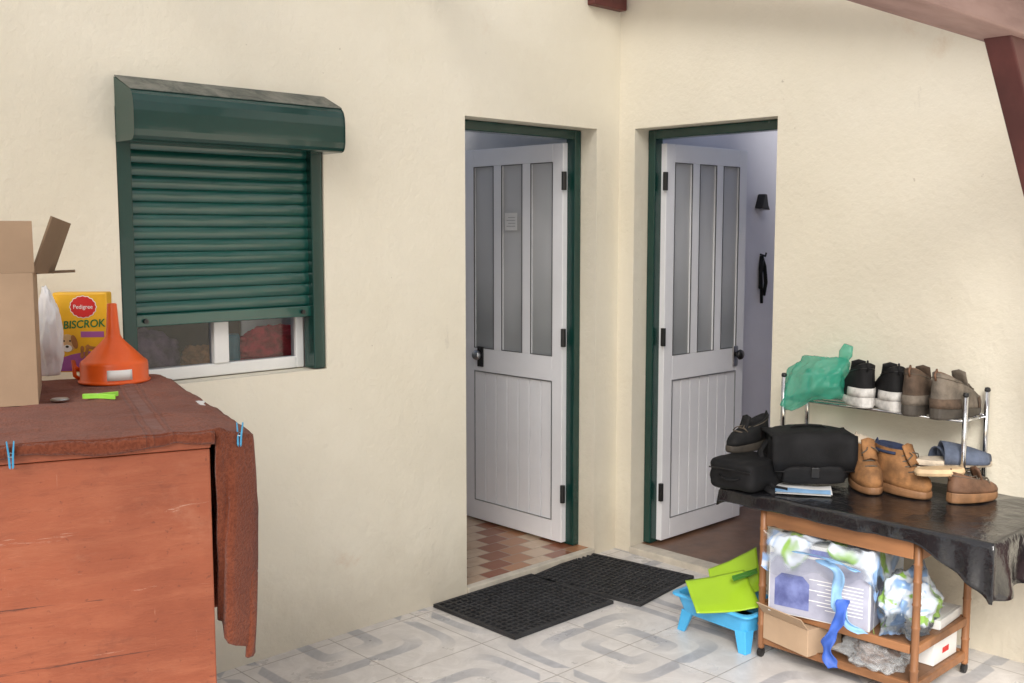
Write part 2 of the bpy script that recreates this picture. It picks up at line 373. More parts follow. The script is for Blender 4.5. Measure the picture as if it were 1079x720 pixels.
MB().box(-3.3, -3.2, .2, 3.3, 0, 2.7).build('interior_wall', M['roomgrey'], house)
MB().box(-.06, .04, .2, 3.3, 0, 2.7).build('interior_wall', M['roomgrey'], house)
MB().box(-3.3, -1.3, .9, 3.3, 2.7, 2.75).build('interior_ceiling', M['room'], house)
MB().box(-3.1, -1.43, 1.2, 1.6, .03, 2.3).build('interior_cupboard', M['roomdark'], house)
MB().box(-1.3, .04, .2, .75, 2.7, 2.75).build('interior_ceiling', M['room'], house)
MB().box(-1.42, -1.32, .2, 3.2, 0, 2.7).build('interior_wall', M['roomgrey'], house)
MB().box(.2, 3.2, -.045, .06, 0, 2.7).build('interior_wall', M['room'], house)
MB().box(3.2, 3.3, -2.7, .06, 0, 2.7).build('interior_wall', M['room'], house)
MB().box(.2, 3.2, -2.8, -2.7, 0, 2.7).build('interior_wall', M['room'], house)
MB().box(.2, 3.3, -2.8, -1.5, 2.7, 2.75).build('interior_ceiling', M['room'], house)
MB().box(-3.2, -.06, .03, 3.2, -.01, .03).build('interior_floor', M['check'], house)
MB().box(.08, 3.2, -2.7, -.045, -.01, .03).build('interior_floor', M['brownfloor'], house)
MB().box(D1[0]+.002, D1[1]-.002, -.012, .03, -.01, .033).build('threshold', M['thresh'], house, bevel=.004)
MB().box(-.012, .08, D2[0]+.002, D2[1]-.002, -.01, .033).build('threshold', M['thresh'], house, bevel=.004)
FT = .045
m = MB(); x0, x1, zt = D1[0]+.002, D1[1]-.002, D1[3]-.002
m.box(x0, x0+FT, .1, .16, .034, zt).box(x1-FT, x1, .1, .16, .034, zt).box(x0+FT, x1-FT, .1, .16, zt-FT, zt)
m.build('door_frame', M['green'], house, bevel=.004)
m = MB(); y0, y1, zt = D2[0]+.002, D2[1]-.002, D2[3]-.002
m.box(.1, .16, y0, y0+FT, .034, zt).box(.1, .16, y1-FT, y1, .034, zt).box(.1, .16, y0+FT, y1-FT, zt-FT, zt)
m.build('door_frame', M['green'], house, bevel=.004)
def frame_ring(x0, x1, z0, z1, b, ya, yb):
    o_ = ((x0, z0), (x1, z0), (x1, z1), (x0, z1)); i_ = ((x0+b, z0+b), (x1-b, z0+b), (x1-b, z1-b), (x0+b, z1-b))
    P_ = lambda q, y: [Vector((a, y, z)) for a, z in q]
    return MB().loft([P_(o_, ya), P_(o_, yb), P_(i_, yb), P_(i_, ya), P_(o_, ya)], False, False)
def make_door(loc, rot, W, s, label, inset, knob):
    H0, H1, t = .045, 2.045, .02
    st = .07; gap = .06; pw = (W-2*st-2*gap)/3; pz0, pz1 = .99, 1.955; lz0, lz1 = .15, .865
    m = MB()
    m.box(0, st, -t, t, H0, H1).box(W-st, W, -t, t, H0, H1)
    m.box(st, W-st, -t, t, pz1, H1).box(st, W-st, -t, t, lz1, pz0).box(st, W-st, -t, t, H0, lz0)
    for k in (1, 2):
        a = st + k*pw + (k-1)*gap; m.box(a, a+gap, -t, t, pz0, pz1)
    d = m.build('door', M['alu'], house, bevel=.003, loc=loc, rot=rot); d['label'] = label
    for k in range(3):
        a = st + k*(pw+gap)
        MB().box(a+.001, a+pw-.001, -.006, .006, pz0+.001, pz1-.001).build('pane', M['frost'], d)
        for ya, yb in ((t-.004, t+.001), (-t+.004, -t-.001)): frame_ring(a, a+pw, pz0, pz1, .0040, ya, yb).build('glazing_bead', M['gasket'], d)
    m = MB(); nb = 7; w = (W-2*st)/nb
    pr = [(st, -.010)]
    for k in range(nb): pr += [(st+k*w+.004, .013), (st+(k+1)*w-.004, .013), (st+(k+1)*w-.0028, -.002), (st+(k+1)*w+.0028, -.002)] if k < nb-1 else [(st+k*w+.004, .013), (W-st, .013)]
    pr = [(x, y*s) for x, y in pr] + [(W-st, -.010*s)]; pr[0] = (st, -.010*s)
    m.prism(pr, lz0, lz1, lambda p, a: (p[0], p[1], a))
    m.build('lower_panel', M['alu'], d)
    frame_ring(st, W-st, lz0, lz1, .004, s*(t-.004), s*(t+.001)).build('panel_gasket', M['steel'], d)
    hx_ = W-inset
    rot90 = Matrix.Rotation(PI/2, 4, 'X')
    m = MB()
    m.box(hx_-.022, hx_+.022, min(s*t, s*(t+.010)), max(s*t, s*(t+.010)), .89, 1.0)
    m.build('lock_plate', M['steel'] if knob != 'steel' else M['black'], d, bevel=.004)
    m = MB(); yy = s*(t+.036)
    m.tube([(hx_, s*(t+.008), .955), (hx_, yy, .955)], .013, 10)
    m.lathe([(.001, -.016), (.02, -.013), (.028, 0), (.024, .012), (.001, .016)], 16, Matrix.Translation((hx_, s*(t+.036), .955)) @ rot90)
    m.build('handle', M[knob], d, smooth=True)
    for z in (.3, 1.09, 1.86):
        m = MB(); m.tube([(-.012, s*.024, z-.045), (-.012, s*.024, z-.044), (-.012, s*.024, z+.044), (-.012, s*.024, z+.045)], [.011, .013, .013, .011], 10); m.build('hinge', M['black'], d)
    return d
d1 = make_door((D1[1]-.002-FT-.012, .15, 0), R(90), .725, 1, 'white door with a small paper note on its middle pane', .125, 'steel')
MB().box(.32, .41, .0215, .0225, 1.62, 1.71).build('paper_notice', M['paper'], d1)
for k in range(4): MB().box(.333, .397-.012*(k % 2), .0226, .0229, 1.64+k*.015, 1.643+k*.015).build('notice_line', M['scribble'], d1)
d2 = make_door((.15, D2[1]-.002-FT-.012, 0), 0, .70, -1, 'white door on the shoe table side', .085, 'black')

# window and shutter
zs = 1.30
win = MB()
xa, xb = WX0+.048, WX1-.048; za, zb = WZ0+.004, WZ1-.01; xm = (xa+xb)/2; fr = .035
win.box(xa, xa+fr, .085, .125, za, zb).box(xb-fr, xb, .085, .125, za, zb).box(xa+fr, xb-fr, .085, .125, za, za+.045).box(xa+fr, xb-fr, .085, .125, zb-fr, zb).box(xm-.03, xm+.03, .078, .12, za+.045, zb-fr)
w = win.build('window', M['pvc'], house, bevel=.004)
for a, b in ((xa+fr+.001, xm-.031), (xm+.031, xb-fr-.001)):
    MB().add([(a, .1, za+.046), (b, .1, za+.046), (b, .1, zb-fr-.001), (a, .1, zb-fr-.001)], [(0, 1, 2, 3)]).build('pane', M['glass'], w)
prof = []; z = zs+.03; ns = 14; ph = (1.93-z)/ns
for k in range(ns):
    for q in range(13):
        tq = q/12; prof.append((.040 - .0070*math.sin(PI*tq)**.7, z+(k+tq*.95)*ph))
    prof.append((.0425, z+(k+.975)*ph))
sh = MB(); sh.grid([[Vector((x, y, zz)) for y, zz in prof] for x in (WX0+.045, WX1-.045)])
shut = sh.build('roller_shutter', M['slat'], house)
MB().box(WX0+.046, WX1-.046, .026, .052, zs-.012, zs+.03).build('bottom_bar', M['slat'], shut, bevel=.004)
for x in (WX0+.09, WX1-.09):
    m = MB(); m.tube([(x, .027, zs+.008), (x, .014, zs+.008)], .008, 10); m.build('bar_stop', M['black'], shut)
for x in (WX0+.003, WX1-.053):
    MB().box(x, x+.05, .004, .075, WZ0+.004, 1.93).build('guide_rail', M['green'], shut, bevel=.004)
prof = [(.0, 1.905), (-.112, 1.905), (-.124, 1.909), (-.132, 1.920), (-.136, 1.94), (-.137, 2.0), (-.135, 2.03), (-.128, 2.052), (-.115, 2.066), (-.004, 2.115), (.0, 2.115)]
bx = MB(); bx.prism(prof, WX0+.004, WX1+.004, lambda p, a: (a, p[0]-.001, p[1])); bx.build('shutter_box', M['green'], shut, bevel=.002)
m = MB(); m.prism([(-.119, 2.0665), (-.003, 2.1185), (-.003, 2.1215), (-.119, 2.0695)], WX0+.002, WX1+.006, lambda p, a: (a, p[0], p[1]))
m.build('box_lid', M['dusty'], shut)
for x in (WX0+.001, WX1+.003):
    m = MB(); m.prism([(y*1.02-.001, zz) for y, zz in prof], x, x+.003, lambda p, a: (a, p[0], p[1])); m.build('box_end_cap', M['green'], shut)

# ---------------------------------------------------------------- porch roof frame
porch = thing('porch_roof', 'sloping porch roof on dark red timber beams above the tiled patio', 'porch roof')
BY = -2.3
MB().box(-5.0, -.26, BY-.06, BY+.06, 2.105, 2.30).build('beam', M['mauve'], porch, bevel=.008)
MB().box(-.37, -.26, BY-.055, BY+.055, 0, 2.103).build('post', M['redwood'], porch, bevel=.006)
MB().box(-5.0, -4.88, BY-.055, BY+.055, 0, 2.103).build('post', M['redwood'], porch, bevel=.006)
b0 = hy(1052, 46, BY); b1 = hy(1090, 200, BY)
dv = (b1-b0).normalized(); L = (-.37-b0.x)/dv.x
T = Matrix.Translation(b0) @ Matrix.Rotation(-math.atan2(dv.z, dv.x), 4, 'Y')
MB().box(-.02, L+.02, -.035, .035, -.0, .075, T).build('brace', M['redwood'], porch, bevel=.005)
zl = hy(640, 7, -.05).z
MB().box(-.245, -.012, -.05, -.002, zl, 2.86).build('ledger_end', M['redwood'], porch, bevel=.005)
for x in (-.19, -1.4, -2.6, -3.8, -4.95):
    m = MB(); m.prism([(-.053, 2.757), (-.3, 2.715), (-2.75, 2.225), (-2.75, 2.325), (-.053, 2.865)], x, x+.075, lambda p, a: (a, p[0]-.002, p[1])); m.build('rafter', M['redwood'], porch, bevel=.005)
g = []
for i in range(181):
    x = -5.2 + 5.19*i/180
    g.append([Vector((x, y, 2.902 - .2*(-y) + .012*math.sin(x*2*PI/.075*.5))) for y in (-.003, -.9, -1.8, -2.85)])
MB().grid(g).build('roof_sheet', M['roofsheet'], porch, smooth=True, solid=.003)

# ---------------------------------------------------------------- things seen inside the rooms
p = hy(801, 270, -.045)
le = thing('dog_leash', 'black leash hanging on the pale wall inside the right-hand doorway', 'leash', (p.x, -.05, p.z))
m = MB(); m.tube([(0, -.004, .0), (.022, -.012, -.06), (.034, -.015, -.15), (.022, -.012, -.22), (-.02, -.012, -.18), (-.018, -.01, -.07), (0, -.004, 0)], .011, 6); m.tube([(.0, -.01, -.02), (-.012, -.012, -.1), (0, -.012, -.27)], .009, 6)
m.build('strap', M['bagfab'], le, smooth=True)
m = MB(); m.tube([(0, .004, .01), (0, -.03, .0), (0, -.035, .02)], .006, 6); m.build('hook', M['black'], le)
p = hy(799, 216, -.045)
hk = MB(); hk.prism([(-.04, -.02), (.05, -.03), (.03, .0), (.015, .06), (-.01, .06)], -.045, .004, lambda q, a: (q[0], a, q[1]))
tag(hk.build('coat_hook', M['black'], loc=(p.x, -.05, p.z), bevel=.006), 'small black hook on the pale wall above the hanging leash', 'hook')

def crumple(rx, ry, rz, seed, amp=.25, sub=5, flat=.7, fn=None, fine=1.0):
    bm = bmesh.new(); bmesh.ops.create_icosphere(bm, subdivisions=sub, radius=1)
    off = Vector((seed*1.31, seed*.77, seed*2.13))
    for v in bm.verts:
        d = v.co.normalized()
        f1 = noise.voronoi(d*1.9+off)[0][0]; f2 = noise.voronoi(d*4.3+off)[0][0]; f3 = noise.voronoi(d*8.0+off)[0][0]
        k = 1 + amp*.7*nz(d, 1.5, seed) + amp*1.3*(f1*f1-.25) + fine*amp*.8*(f2*f2-.25) + fine*amp*.35*(f3*f3-.25)
        p = Vector((d.x*rx*k, d.y*ry*k, d.z*rz*k))
        if p.z < -flat*rz: p.z = -flat*rz + (p.z+flat*rz)*.08
        p.z += flat*rz*1.05
        if fn: p = fn(p, d)
        v.co = p
    z0 = min(v.co.z for v in bm.verts)
    mb = MB(); mb.v = [v.co - Vector((0, 0, z0)) for v in bm.verts]; mb.f = [[v.index for v in f.verts] for f in bm.faces]; bm.free(); return mb
shelf = thing('window_shelf', 'low dark shelf seen through the gap under the shutter', 'shelf', (-2.1, .30, 1.05))
MB().box(-.5, .5, -.09, .14, .02, .045).build('board', M['brownfloor'], shelf)
for x in (-.48, .44): MB().box(x, x+.04, -.07, .12, -1.02, .02).build('support', M['brownfloor'], shelf)
tag(crumple(.17, .07, .08, 3).build('red_cloth', M['redcloth'], smooth=True, loc=(-1.78, .29, 1.097)), 'crumpled red cloth behind the right window pane', 'cloth')
tag(crumple(.06, .045, .05, 5).build('plush_toy', M['toy'], smooth=True, loc=(-2.13, .27, 1.097)), 'small tan bundle behind the glass beside the white window stile', 'bundle')
tag(crumple(.12, .07, .09, 6).build('dark_bundle', M['darkcloth'], smooth=True, loc=(-2.32, .30, 1.097)), 'dark purple bundle behind the left window pane', 'bundle')
m = MB(); m.lathe([(.001, 0), (.032, 0), (.034, .004), (.034, .11), (.03, .118), (.001, .118)], 24)
tag(m.build('tin', M['teal'], loc=(-1.985, .28, 1.097)), 'teal tin behind the right pane next to the red cloth', 'tin')

# ---------------------------------------------------------------- door mats
def floor_mat(cs, label):
    c = sum(cs, Vector())/4; ex = (cs[2]-cs[1]+cs[3]-cs[0]).normalized(); ang = math.atan2(ex.y, ex.x)
    Lx = ((cs[2]-cs[1]).length+(cs[3]-cs[0]).length)/2; Ly = ((cs[1]-cs[0]).length+(cs[2]-cs[3]).length)/2
    t = thing('door_mat', label, 'doormat', (c.x, c.y, .001), ang, 'black rubber door mats')
    MB().box(-Lx/2, Lx/2, -Ly/2, Ly/2, 0, .006).build('base', M['rubber'], t, bevel=.003)
    m = MB(); b = .018
    m.box(-Lx/2+.002, Lx/2-.002, -Ly/2+.002, -Ly/2+b, .006, .014).box(-Lx/2+.002, Lx/2-.002, Ly/2-b, Ly/2-.002, .006, .014)
    m.box(-Lx/2+.002, -Lx/2+b, -Ly/2+b, Ly/2-b, .006, .014).box(Lx/2-b, Lx/2-.002, -Ly/2+b, Ly/2-b, .006, .014)
    nx = int((Lx-2*b)/.03); ny = int((Ly-2*b)/.03); sx = (Lx-2*b)/nx; sy = (Ly-2*b)/ny
    for i in range(1, nx): x = -Lx/2+b+i*sx; m.box(x-.0045, x+.0045, -Ly/2+b, Ly/2-b, .006, .0138)
    for j in range(1, ny):
        y = -Ly/2+b+j*sy
        m.box(-Lx/2+b, Lx/2-b, y-.0045, y+.0045, .006, .0148)
    m.build('tread_grid', M['rubber'], t)
floor_mat([hz(531, 678, 0), hz(467, 638, 0), hz(559, 607, 0), hz(648, 637, 0)], 'black rubber doormat in front of the left doorway, nearer the camera')
floor_mat([hz(660, 647, .002), hz(574, 604, .002), hz(634, 581, .002), hz(717, 613, .002)], 'black rubber doormat in front of the right doorway, by the blue tub')

# ---------------------------------------------------------------- cabinet with towel, left
CB = Vector((-2.912, -1.295, 0)); CA = R(-19); CW, CD, CH = .68, 1.08, 1.162
cab = thing('cabinet', 'weathered orange painted wooden cabinet under a red brown towel', 'cabinet', CB, CA)
MB().box(-CW, 0, .02, CD, .04, CH-.03).build('carcass', M['orange'], cab, bevel=.004)
MB().box(-CW-.01, .004, 0, .019, .03, CH-.031).build('front_panel', M['orange'], cab, bevel=.003)
MB().box(-CW-.012, .006, -.004, CD, CH-.029, CH).build('cabinet_top', M['orange'], cab, bevel=.004)
nS, nT, nD = 120, 60, 46
def bulge(s): return .098*min(1, s/.07)*(1-max(0, s-.07)/.93)**.9 if s > 0 else 0.0
P = []
for i in range(nS+1):
    s = i/nS; row = []
    y = -.012 + (CD-.05)*s
    wr_ = .012 + bulge(s)
    for j in range(nT+1):
        t = j/nT; x = -CW-.02 + (CW+.02+wr_)*t
        zz = CH+.007 + .004*nz((x, y, 0), 9) + .002*nz((x, y, 0), 25)
        zz += .007*max(0, math.sin((x*2.6+y)*15+nz((x, y, 0), 4)*4)-.45)
        zz += .008*max(0, nz((x*1.0, y*3.5, 0), 5, 12)-.1)
        if x > 0: zz -= .055*(x/.11)**1.5*.5
        row.append(Vector((x, y, zz)))
    e = row[-1]
    for k in range(1, nD+1):
        q = k/nD; hang = (.44+.035*nz((s*4, 0, 0), 2.0, 4)+.07*min(1, s/.07))*q
        fold = .024*math.sin(s*110+q*1.2)*min(1, q*3) + .018*nz((s*12, q*2, 0), 2, 9)
        row.append(Vector((e.x + .02*q*(1-q) + fold*.6 - .01*q, e.y + fold*.9 + .01*q + .03*q*(1-min(1, s/.07)), e.z - .01*min(1, q*10) - hang)))
    P.append(row)
tw = MB(); tw.grid(P)
hem = []
for k in range(5):
    hem.append([Vector((p.x, p.y - .006*math.sin(k/4*PI) - .003, p.z - k/4*(.026+.014*nz((p.x, 0, 0), 7)))) for p in P[0][:nT+1]])
tw.grid(hem)
tow = tw.build('towel', M['towel'], smooth=True, solid=.006, loc=CB, rot=CA)
tag(tow, 'red brown terry towel draped over the orange cabinet and hanging down its right side', 'towel')
TZ = CH+.012
p = hz(41, 427, TZ)
cb = thing('cardboard_box', 'open brown cardboard box on the towel at the left edge of the view', 'cardboard box', (p.x, p.y, TZ), R(-21))
w_, d_, h_ = .36, .36, .335; t_ = .006
m = MB(); m.box(-w_, 0, 0, t_, 0, h_).box(-w_, 0, d_-t_, d_, 0, h_).box(-w_, -w_+t_, t_, d_-t_, 0, h_).box(-t_, 0, t_, d_-t_, 0, h_).box(-w_+t_, -t_, t_, d_-t_, 0, t_)
m.build('carton', M['card'], cb, bevel=.0015)
T = Matrix.Translation((0, 0, h_)) @ Matrix.Rotation(R(14), 4, 'X'); MB().box(-w_, .004, 0, .005, .001, .132, T).build('flap', M['card'], cb)
T = Matrix.Translation((0, .01, h_)) @ Matrix.Rotation(R(20), 4, 'Y') @ Matrix.Rotation(R(-8), 4, 'Z'); MB().box(-.005, 0, 0, d_-.03, .001, .15, T).build('flap', M['card_dark'], cb)
T = Matrix.Translation((0, d_-.02, h_-.012)) @ Matrix.Rotation(R(88), 4, 'Y'); MB().box(-.004, 0, -.1, .02, .0, .10, T).build('flap', M['card_dark'], cb)
MB().box(-w_*.55, -w_*.40, -.0006, 0, 0, h_).build('tape', mat('packing_tape', (.40, .27, .15), .25, .05), cb)
p = hz(51, 396, TZ)
def tallf(p, d): return Vector((p.x*(1-.25*max(0, p.z)/.3), p.y, p.z))
tag(crumple(.042, .045, .15, 11, .2, fn=tallf, fine=.7).build('plastic_bag', M['whitebag'], smooth=True, loc=(p.x, p.y-.01, TZ)), 'white plastic bag squeezed between the cardboard box and the yellow carton', 'plastic bag')
# yellow biscuit carton
p = hz(90, 391, TZ)
yb = thing('biscuit_carton', 'yellow dog biscuit carton standing behind the orange funnel', 'carton', (p.x, min(p.y, -.088), TZ), R(-38))
W2, H2 = .082, .25
MB().box(-W2, W2, -.03, .03, 0, H2).build('carton', M['yellow'], yb, bevel=.006, seg=3)
yf = -.0308
rx90 = Matrix.Rotation(PI/2, 4, 'X')
def rosette(r, wv, nm, dy, m_):
    pts = [Vector(((r+wv*math.cos(16*a))*math.cos(a), .86*(r+wv*math.cos(16*a))*math.sin(a), 0)) for a in [2*PI*i/96 for i in range(96)]]
    m = MB(); m.loft([pts, [q+Vector((0, 0, .0005)) for q in pts]], T=Matrix.Translation((.010, yf+dy, .205)) @ rx90); m.build(nm, m_, yb)
rosette(.0405, .0012, 'logo_ring', 0, M['whitep']); rosette(.038, .0012, 'logo', -.0008, M['redp'])
text('lettering', 'Pedigree', .0185, M['whitep'], yb, (.010, yf-.0018, .205), sx=.92)
text('lettering', 'BISCROK', .034, M['greenp'], yb, (.010, yf-.0005, .1505), sx=.92, bold=.0006, shear=.15, ry=R(-3))
m = MB(); m.prism([(-.080, .004), (.080, .004), (.080, .060), (.02, .066), (-.03, .056), (-.080, .04)], yf, yf+.0006, lambda q, a: (q[0], a, q[1])); m.build('print_area', M['purplep'], yb)
MB().box(.0, .07, yf, yf+.0006, .110, .128).build('print_band', M['purplep'], yb)
def disc(cx_, cz_, ra, rb, dy, m_, nm, ang=0):
    T = Matrix.Translation((cx_, yf+dy, cz_)) @ Matrix.Rotation(ang, 4, 'Y') @ rx90 @ Matrix.Diagonal((ra, rb, 1, 1))
    m = MB(); m.lathe([(.01, 0), (1, 0), (1, .0004), (.01, .0004)], 24, T); m.build(nm, m_, yb)
disc(-.042, .092, .026, .028, -.0005, M['dogp'], 'dog_picture'); disc(-.064, .096, .009, .022, -.0010, M['brownp'], 'dog_picture', .25); disc(-.020, .096, .009, .022, -.0010, M['brownp'], 'dog_picture', -.25)
disc(-.042, .076, .014, .011, -.0012, M['whitep'], 'dog_picture'); disc(-.042, .081, .005, .004, -.0018, M['darkp'], 'dog_picture'); disc(-.051, .099, .003, .003, -.0014, M['darkp'], 'dog_picture'); disc(-.033, .099, .003, .003, -.0014, M['darkp'], 'dog_picture')
random.seed(3)
for k in range(5):
    cx_, cz_ = .002+.015*k, .055+.035*random.random(); T = Matrix.Translation((cx_, yf-.0007-.0002*k, cz_)) @ Matrix.Rotation(random.random()*3, 4, 'Y') @ rx90
    pts = [Vector((.018*math.cos(a)*(1+.12*math.cos(2*a)), .008*math.sin(a)*(1+.45*math.cos(2*a)), 0)) for a in [2*PI*i/20 for i in range(20)]]
    m = MB(); m.loft([pts, [q+Vector((0, 0, .0005)) for q in pts]], T=T); m.build('biscuit_picture', M['brownp'], yb)
# funnel
p = hz(121, 402, TZ)
fu = thing('funnel', 'orange plastic funnel standing upside down on the towel', 'funnel', (p.x, p.y, TZ), R(-40))
m = MB(); m.lathe([(.092, 0), (.099, .001), (.101, .006), (.0965, .010), (.0955, .011), (.0945, .054), (.093, .060), (.088, .065), (.084, .067), (.060, .092), (.038, .114), (.026, .127), (.0220, .133), (.0200, .140), (.0180, .160), (.0135, .228), (.011, .230), (.011, .22), (.015, .15), (.034, .108), (.088, .058), (.093, .002)], 48, c0=False, c1=False)
fo = m.build('cone', M['orangep'], fu, smooth=True)
m = MB(); m.tube([(-.093, -.01, .033), (-.106, -.02, .046), (-.110, -.02, .066), (-.107, -.02, .02), (-.098, -.01, .01)], .006, 8); m.build('hanging_tab', M['orangep'], fu, smooth=True)
lab = []
for i in range(9):
    a = R(-85+i*5.2); lab.append([Vector((r*math.cos(a), r*math.sin(a), z)) for r, z in ((.0970, .014), (.0962, .044))])
m = MB(); m.grid(lab); m.build('sticker', M['whitep'], fu, smooth=True, solid=.0008)
def peg(loc, rot, m_, label, sc=1.0, op=1.0):
    t = thing('clothes_peg', label, 'clothes peg', loc, 0)
    t.rotation_euler = rot; t.scale = (sc,)*3
    for s in (-1, 1):
        q = MB(); q.prism([(-.04, .003*s), (-.034, .0012*s), (.0, .0025*s), (.045, .010*s*op), (.045, .015*s*op), (.0, .0085*s), (-.034, .0075*s)], -.006, .006, lambda a, b: (a[0], a[1], b)); q.build('arm', m_, t, bevel=.001)
    q = MB(); q.tube([(.003+.006*math.cos(a*.7), .006*math.sin(a*.7)*1.3, -.007+a*.0006) for a in range(24)], .0011, 6); q.build('spring', M['steel'], t)
    return t
p = hz(104, 418, TZ+.008); peg((p.x, p.y, TZ+.010), (0, 0, R(-30)), M['peggreen'], 'lime green clothes peg lying on the towel', 1.0, 2.3)
def cabw(x, y, z): return CB + Matrix.Rotation(CA, 3, 'Z') @ Vector((x, y, z))
pz = hz(12, 466, CH); dl = Matrix.Rotation(-CA, 3, 'Z') @ (Vector((pz.x, pz.y, 0))-CB)
peg(cabw(dl.x, -.030, CH-.006), (0, R(-90), CA+R(90)), M['pegblue'], 'blue clothes peg clipping the towel at the far left of the cabinet', .68, .8)
peg(cabw(.075, .03, CH-.012), (0, R(-60), CA+R(75)), M['pegblue'], 'blue clothes peg clipping the towel at the right corner of the cabinet', .68, .8)
p = hz(46, 423, TZ); m = MB(); m.lathe([(.001, 0), (.022, 0), (.024, .003), (.02, .006), (.001, .006)], 20)
tag(m.build('jar_lid', M['steel'], loc=(p.x+.03, p.y-.03, TZ+.002)), 'small grey metal lid lying by the corner of the cardboard box', 'lid')
g = []
for i in range(14):
    row = []
    for j in range(6):
        row.append(Vector((-.075+.15*i/13, -.010+.020*j/5+.007*nz((i*.4, 0, 0), 1), .003+.003*abs(nz((i*.3, j*.3, 0), 1.2, 2)))))
    g.append(row)
tag(MB().grid(g).build('paper_scrap', M['paper'], solid=.0006, loc=cabw(.045, .40, TZ-.012), rot=CA+R(84)), 'torn white paper strip along the back edge of the towel', 'paper')

# ---------------------------------------------------------------- shoe table
cart = thing('wooden_cart', 'low pine cart with shelves beneath the black plastic cover', 'cart', (-.45, -1.59, 0))
lx, ly = .205, .30
for sx in (-1, 1):
    for sy in (-1, 1):
        T = Matrix.Translation((sx*lx, sy*ly, 0))
        pr_ = [(.011, .035), (.0135, .04), (.0135, .050)]
        for zz_ in (.13, .28, .36, .44, .50): pr_ += [(.0135, zz_-.006), (.0155, zz_-.002), (.0155, zz_+.002), (.0135, zz_+.006)]
        pr_ += [(.0135, .600)]
        m = MB(); m.lathe(pr_, 16, T); m.build('leg', M['wood'], cart, smooth=True)
        m = MB(); m.lathe([(.001, -.008), (.018, -.007), (.019, 0), (.018, .007), (.001, .008)], 16, Matrix.Translation((sx*lx, sy*ly, .0185)) @ rx90); m.build('caster', M['black'], cart)
for z in (.055, .185, .515):
    hgt = .030 if z < .5 else .065
    for r in ((-lx+.0145, lx-.0145, -ly-.009, -ly+.009), (-lx+.0145, lx-.0145, ly-.009, ly+.009), (-lx-.009, -lx+.009, -ly+.0145, ly-.0145), (lx-.009, lx+.009, -ly+.0145, ly-.0145)):
        MB().box(*r, z, z+hgt).build('rail', M['woodrail'], cart, bevel=.003)
    if z < .5: MB().box(-lx+.010, lx-.010, -ly+.010, ly-.010, z+.012, z+.024).build('shelf', M['woodshelf'], cart)
MB().box(-.23, .43, -.545, .465, .602, .624).build('tabletop', M['woodshelf'], cart, bevel=.003)
TX0, TX1, TY0, TY1, TZC = -.69, -.012, -2.145, -1.115, .631
def hemlen(side, k):
    if side == 'f': return .050 + .010*nz((k*3, 0, 0), 2, 3) + .14*max(0, (-1.90-k)/.24)**1.3
    if side == 'l': return .07 + .012*nz((k*4, 0, 0), 2, 5)
    return .18 + .02*nz((k*4, 0, 0), 2, 6)
def axis(lo, hi, n, h0, h1, nh):
    return [(lo, -1+(i/nh)) for i in range(nh)] * (1 if h0 else 0) + [(lo+(hi-lo)*i/n, 0) for i in range(n+1)] + [(hi, (i+1)/nh) for i in range(nh)] * (1 if h1 else 0)
ax = axis(TX0, TX1, 40, 1, 0, 8); ay = axis(TY0, TY1, 76, 1, 1, 8)
g = []
for x, fx in ax:
    row = []
    for y, fy in ay:
        z = TZC + .003*nz((x, y, 0), 7) + .003*abs(nz((x, y, 1), 14)) + .002*abs(nz((x, y, 4), 30))
        px_, py_ = x, y; drop = 0
        if fx < 0: L = hemlen('f', y); drop = -fx*L; px_ -= .003 + .006*(-fx)*math.sin(y*34+nz((y, 0, 0), 5)*5) + .008*(-fx) + .02*max(0, (-1.95-y)/.2)*math.sin(y*60)*(-fx)
        if fy > 0: L = hemlen('l', x); drop = max(drop, fy*L); py_ += .003 + .006*fy*math.sin(x*36) + .004*fy
        if fy < 0: L = hemlen('r', x); drop = max(drop, -fy*L); py_ -= .004 + .018*(-fy)*math.sin(x*28) + .015*(-fy)
        row.append(Vector((px_, py_, z - drop)))
    g.append(row)
tag(MB().grid(g).build('table_cover', M['cover'], smooth=True, solid=.002), 'black plastic sheet covering the shoe table with its hem hanging over the front', 'table cover')
TT = TZC+.006
def softbox(w, d, h, z0, seed, bul=.012, n=10, e=5.0):
    mb = MB(); bm = bmesh.new(); bmesh.ops.create_cube(bm, size=2); bmesh.ops.subdivide_edges(bm, edges=bm.edges, cuts=n, use_grid_fill=True)
    for v in bm.verts:
        x, y, z = v.co; r = (abs(x)**e+abs(y)**e+abs(z)**e)**(1/e); q = Vector((x, y, z))/r
        b = 1+bul*6*nz(q, 1.5, seed)+bul*2*nz(q, 4, seed+1); v.co = Vector((q.x*w*b, q.y*d*b, z0+h+q.z*h*b))
    mb.v = [v.co.copy() for v in bm.verts]; mb.f = [[v.index for v in f.verts] for f in bm.faces]; bm.free(); return mb
# black case at the left end of the table
bc = thing('black_case', 'bulky black case at the left table end with a shoe on it', 'case', (-.600, -1.175, TT), R(2))
softbox(.125, .100, .056, 0, 14, .009, 12, 9.0).build('body', M['bagfab'], bc, smooth=True)
m = MB(); m.tube([(-.127, -.09, .08), (-.129, 0, .082), (-.127, .09, .08)], .003, 6); m.build('zip', M['black'], bc)
m = MB(); m.tube([(-.125, -.045, .055), (-.140, -.03, .05), (-.143, 0, .047), (-.140, .03, .05), (-.125, .045, .055)], .006, 8, flat=.6); m.build('handle', M['bagfab'], bc, smooth=True)
CZ = TT+.112
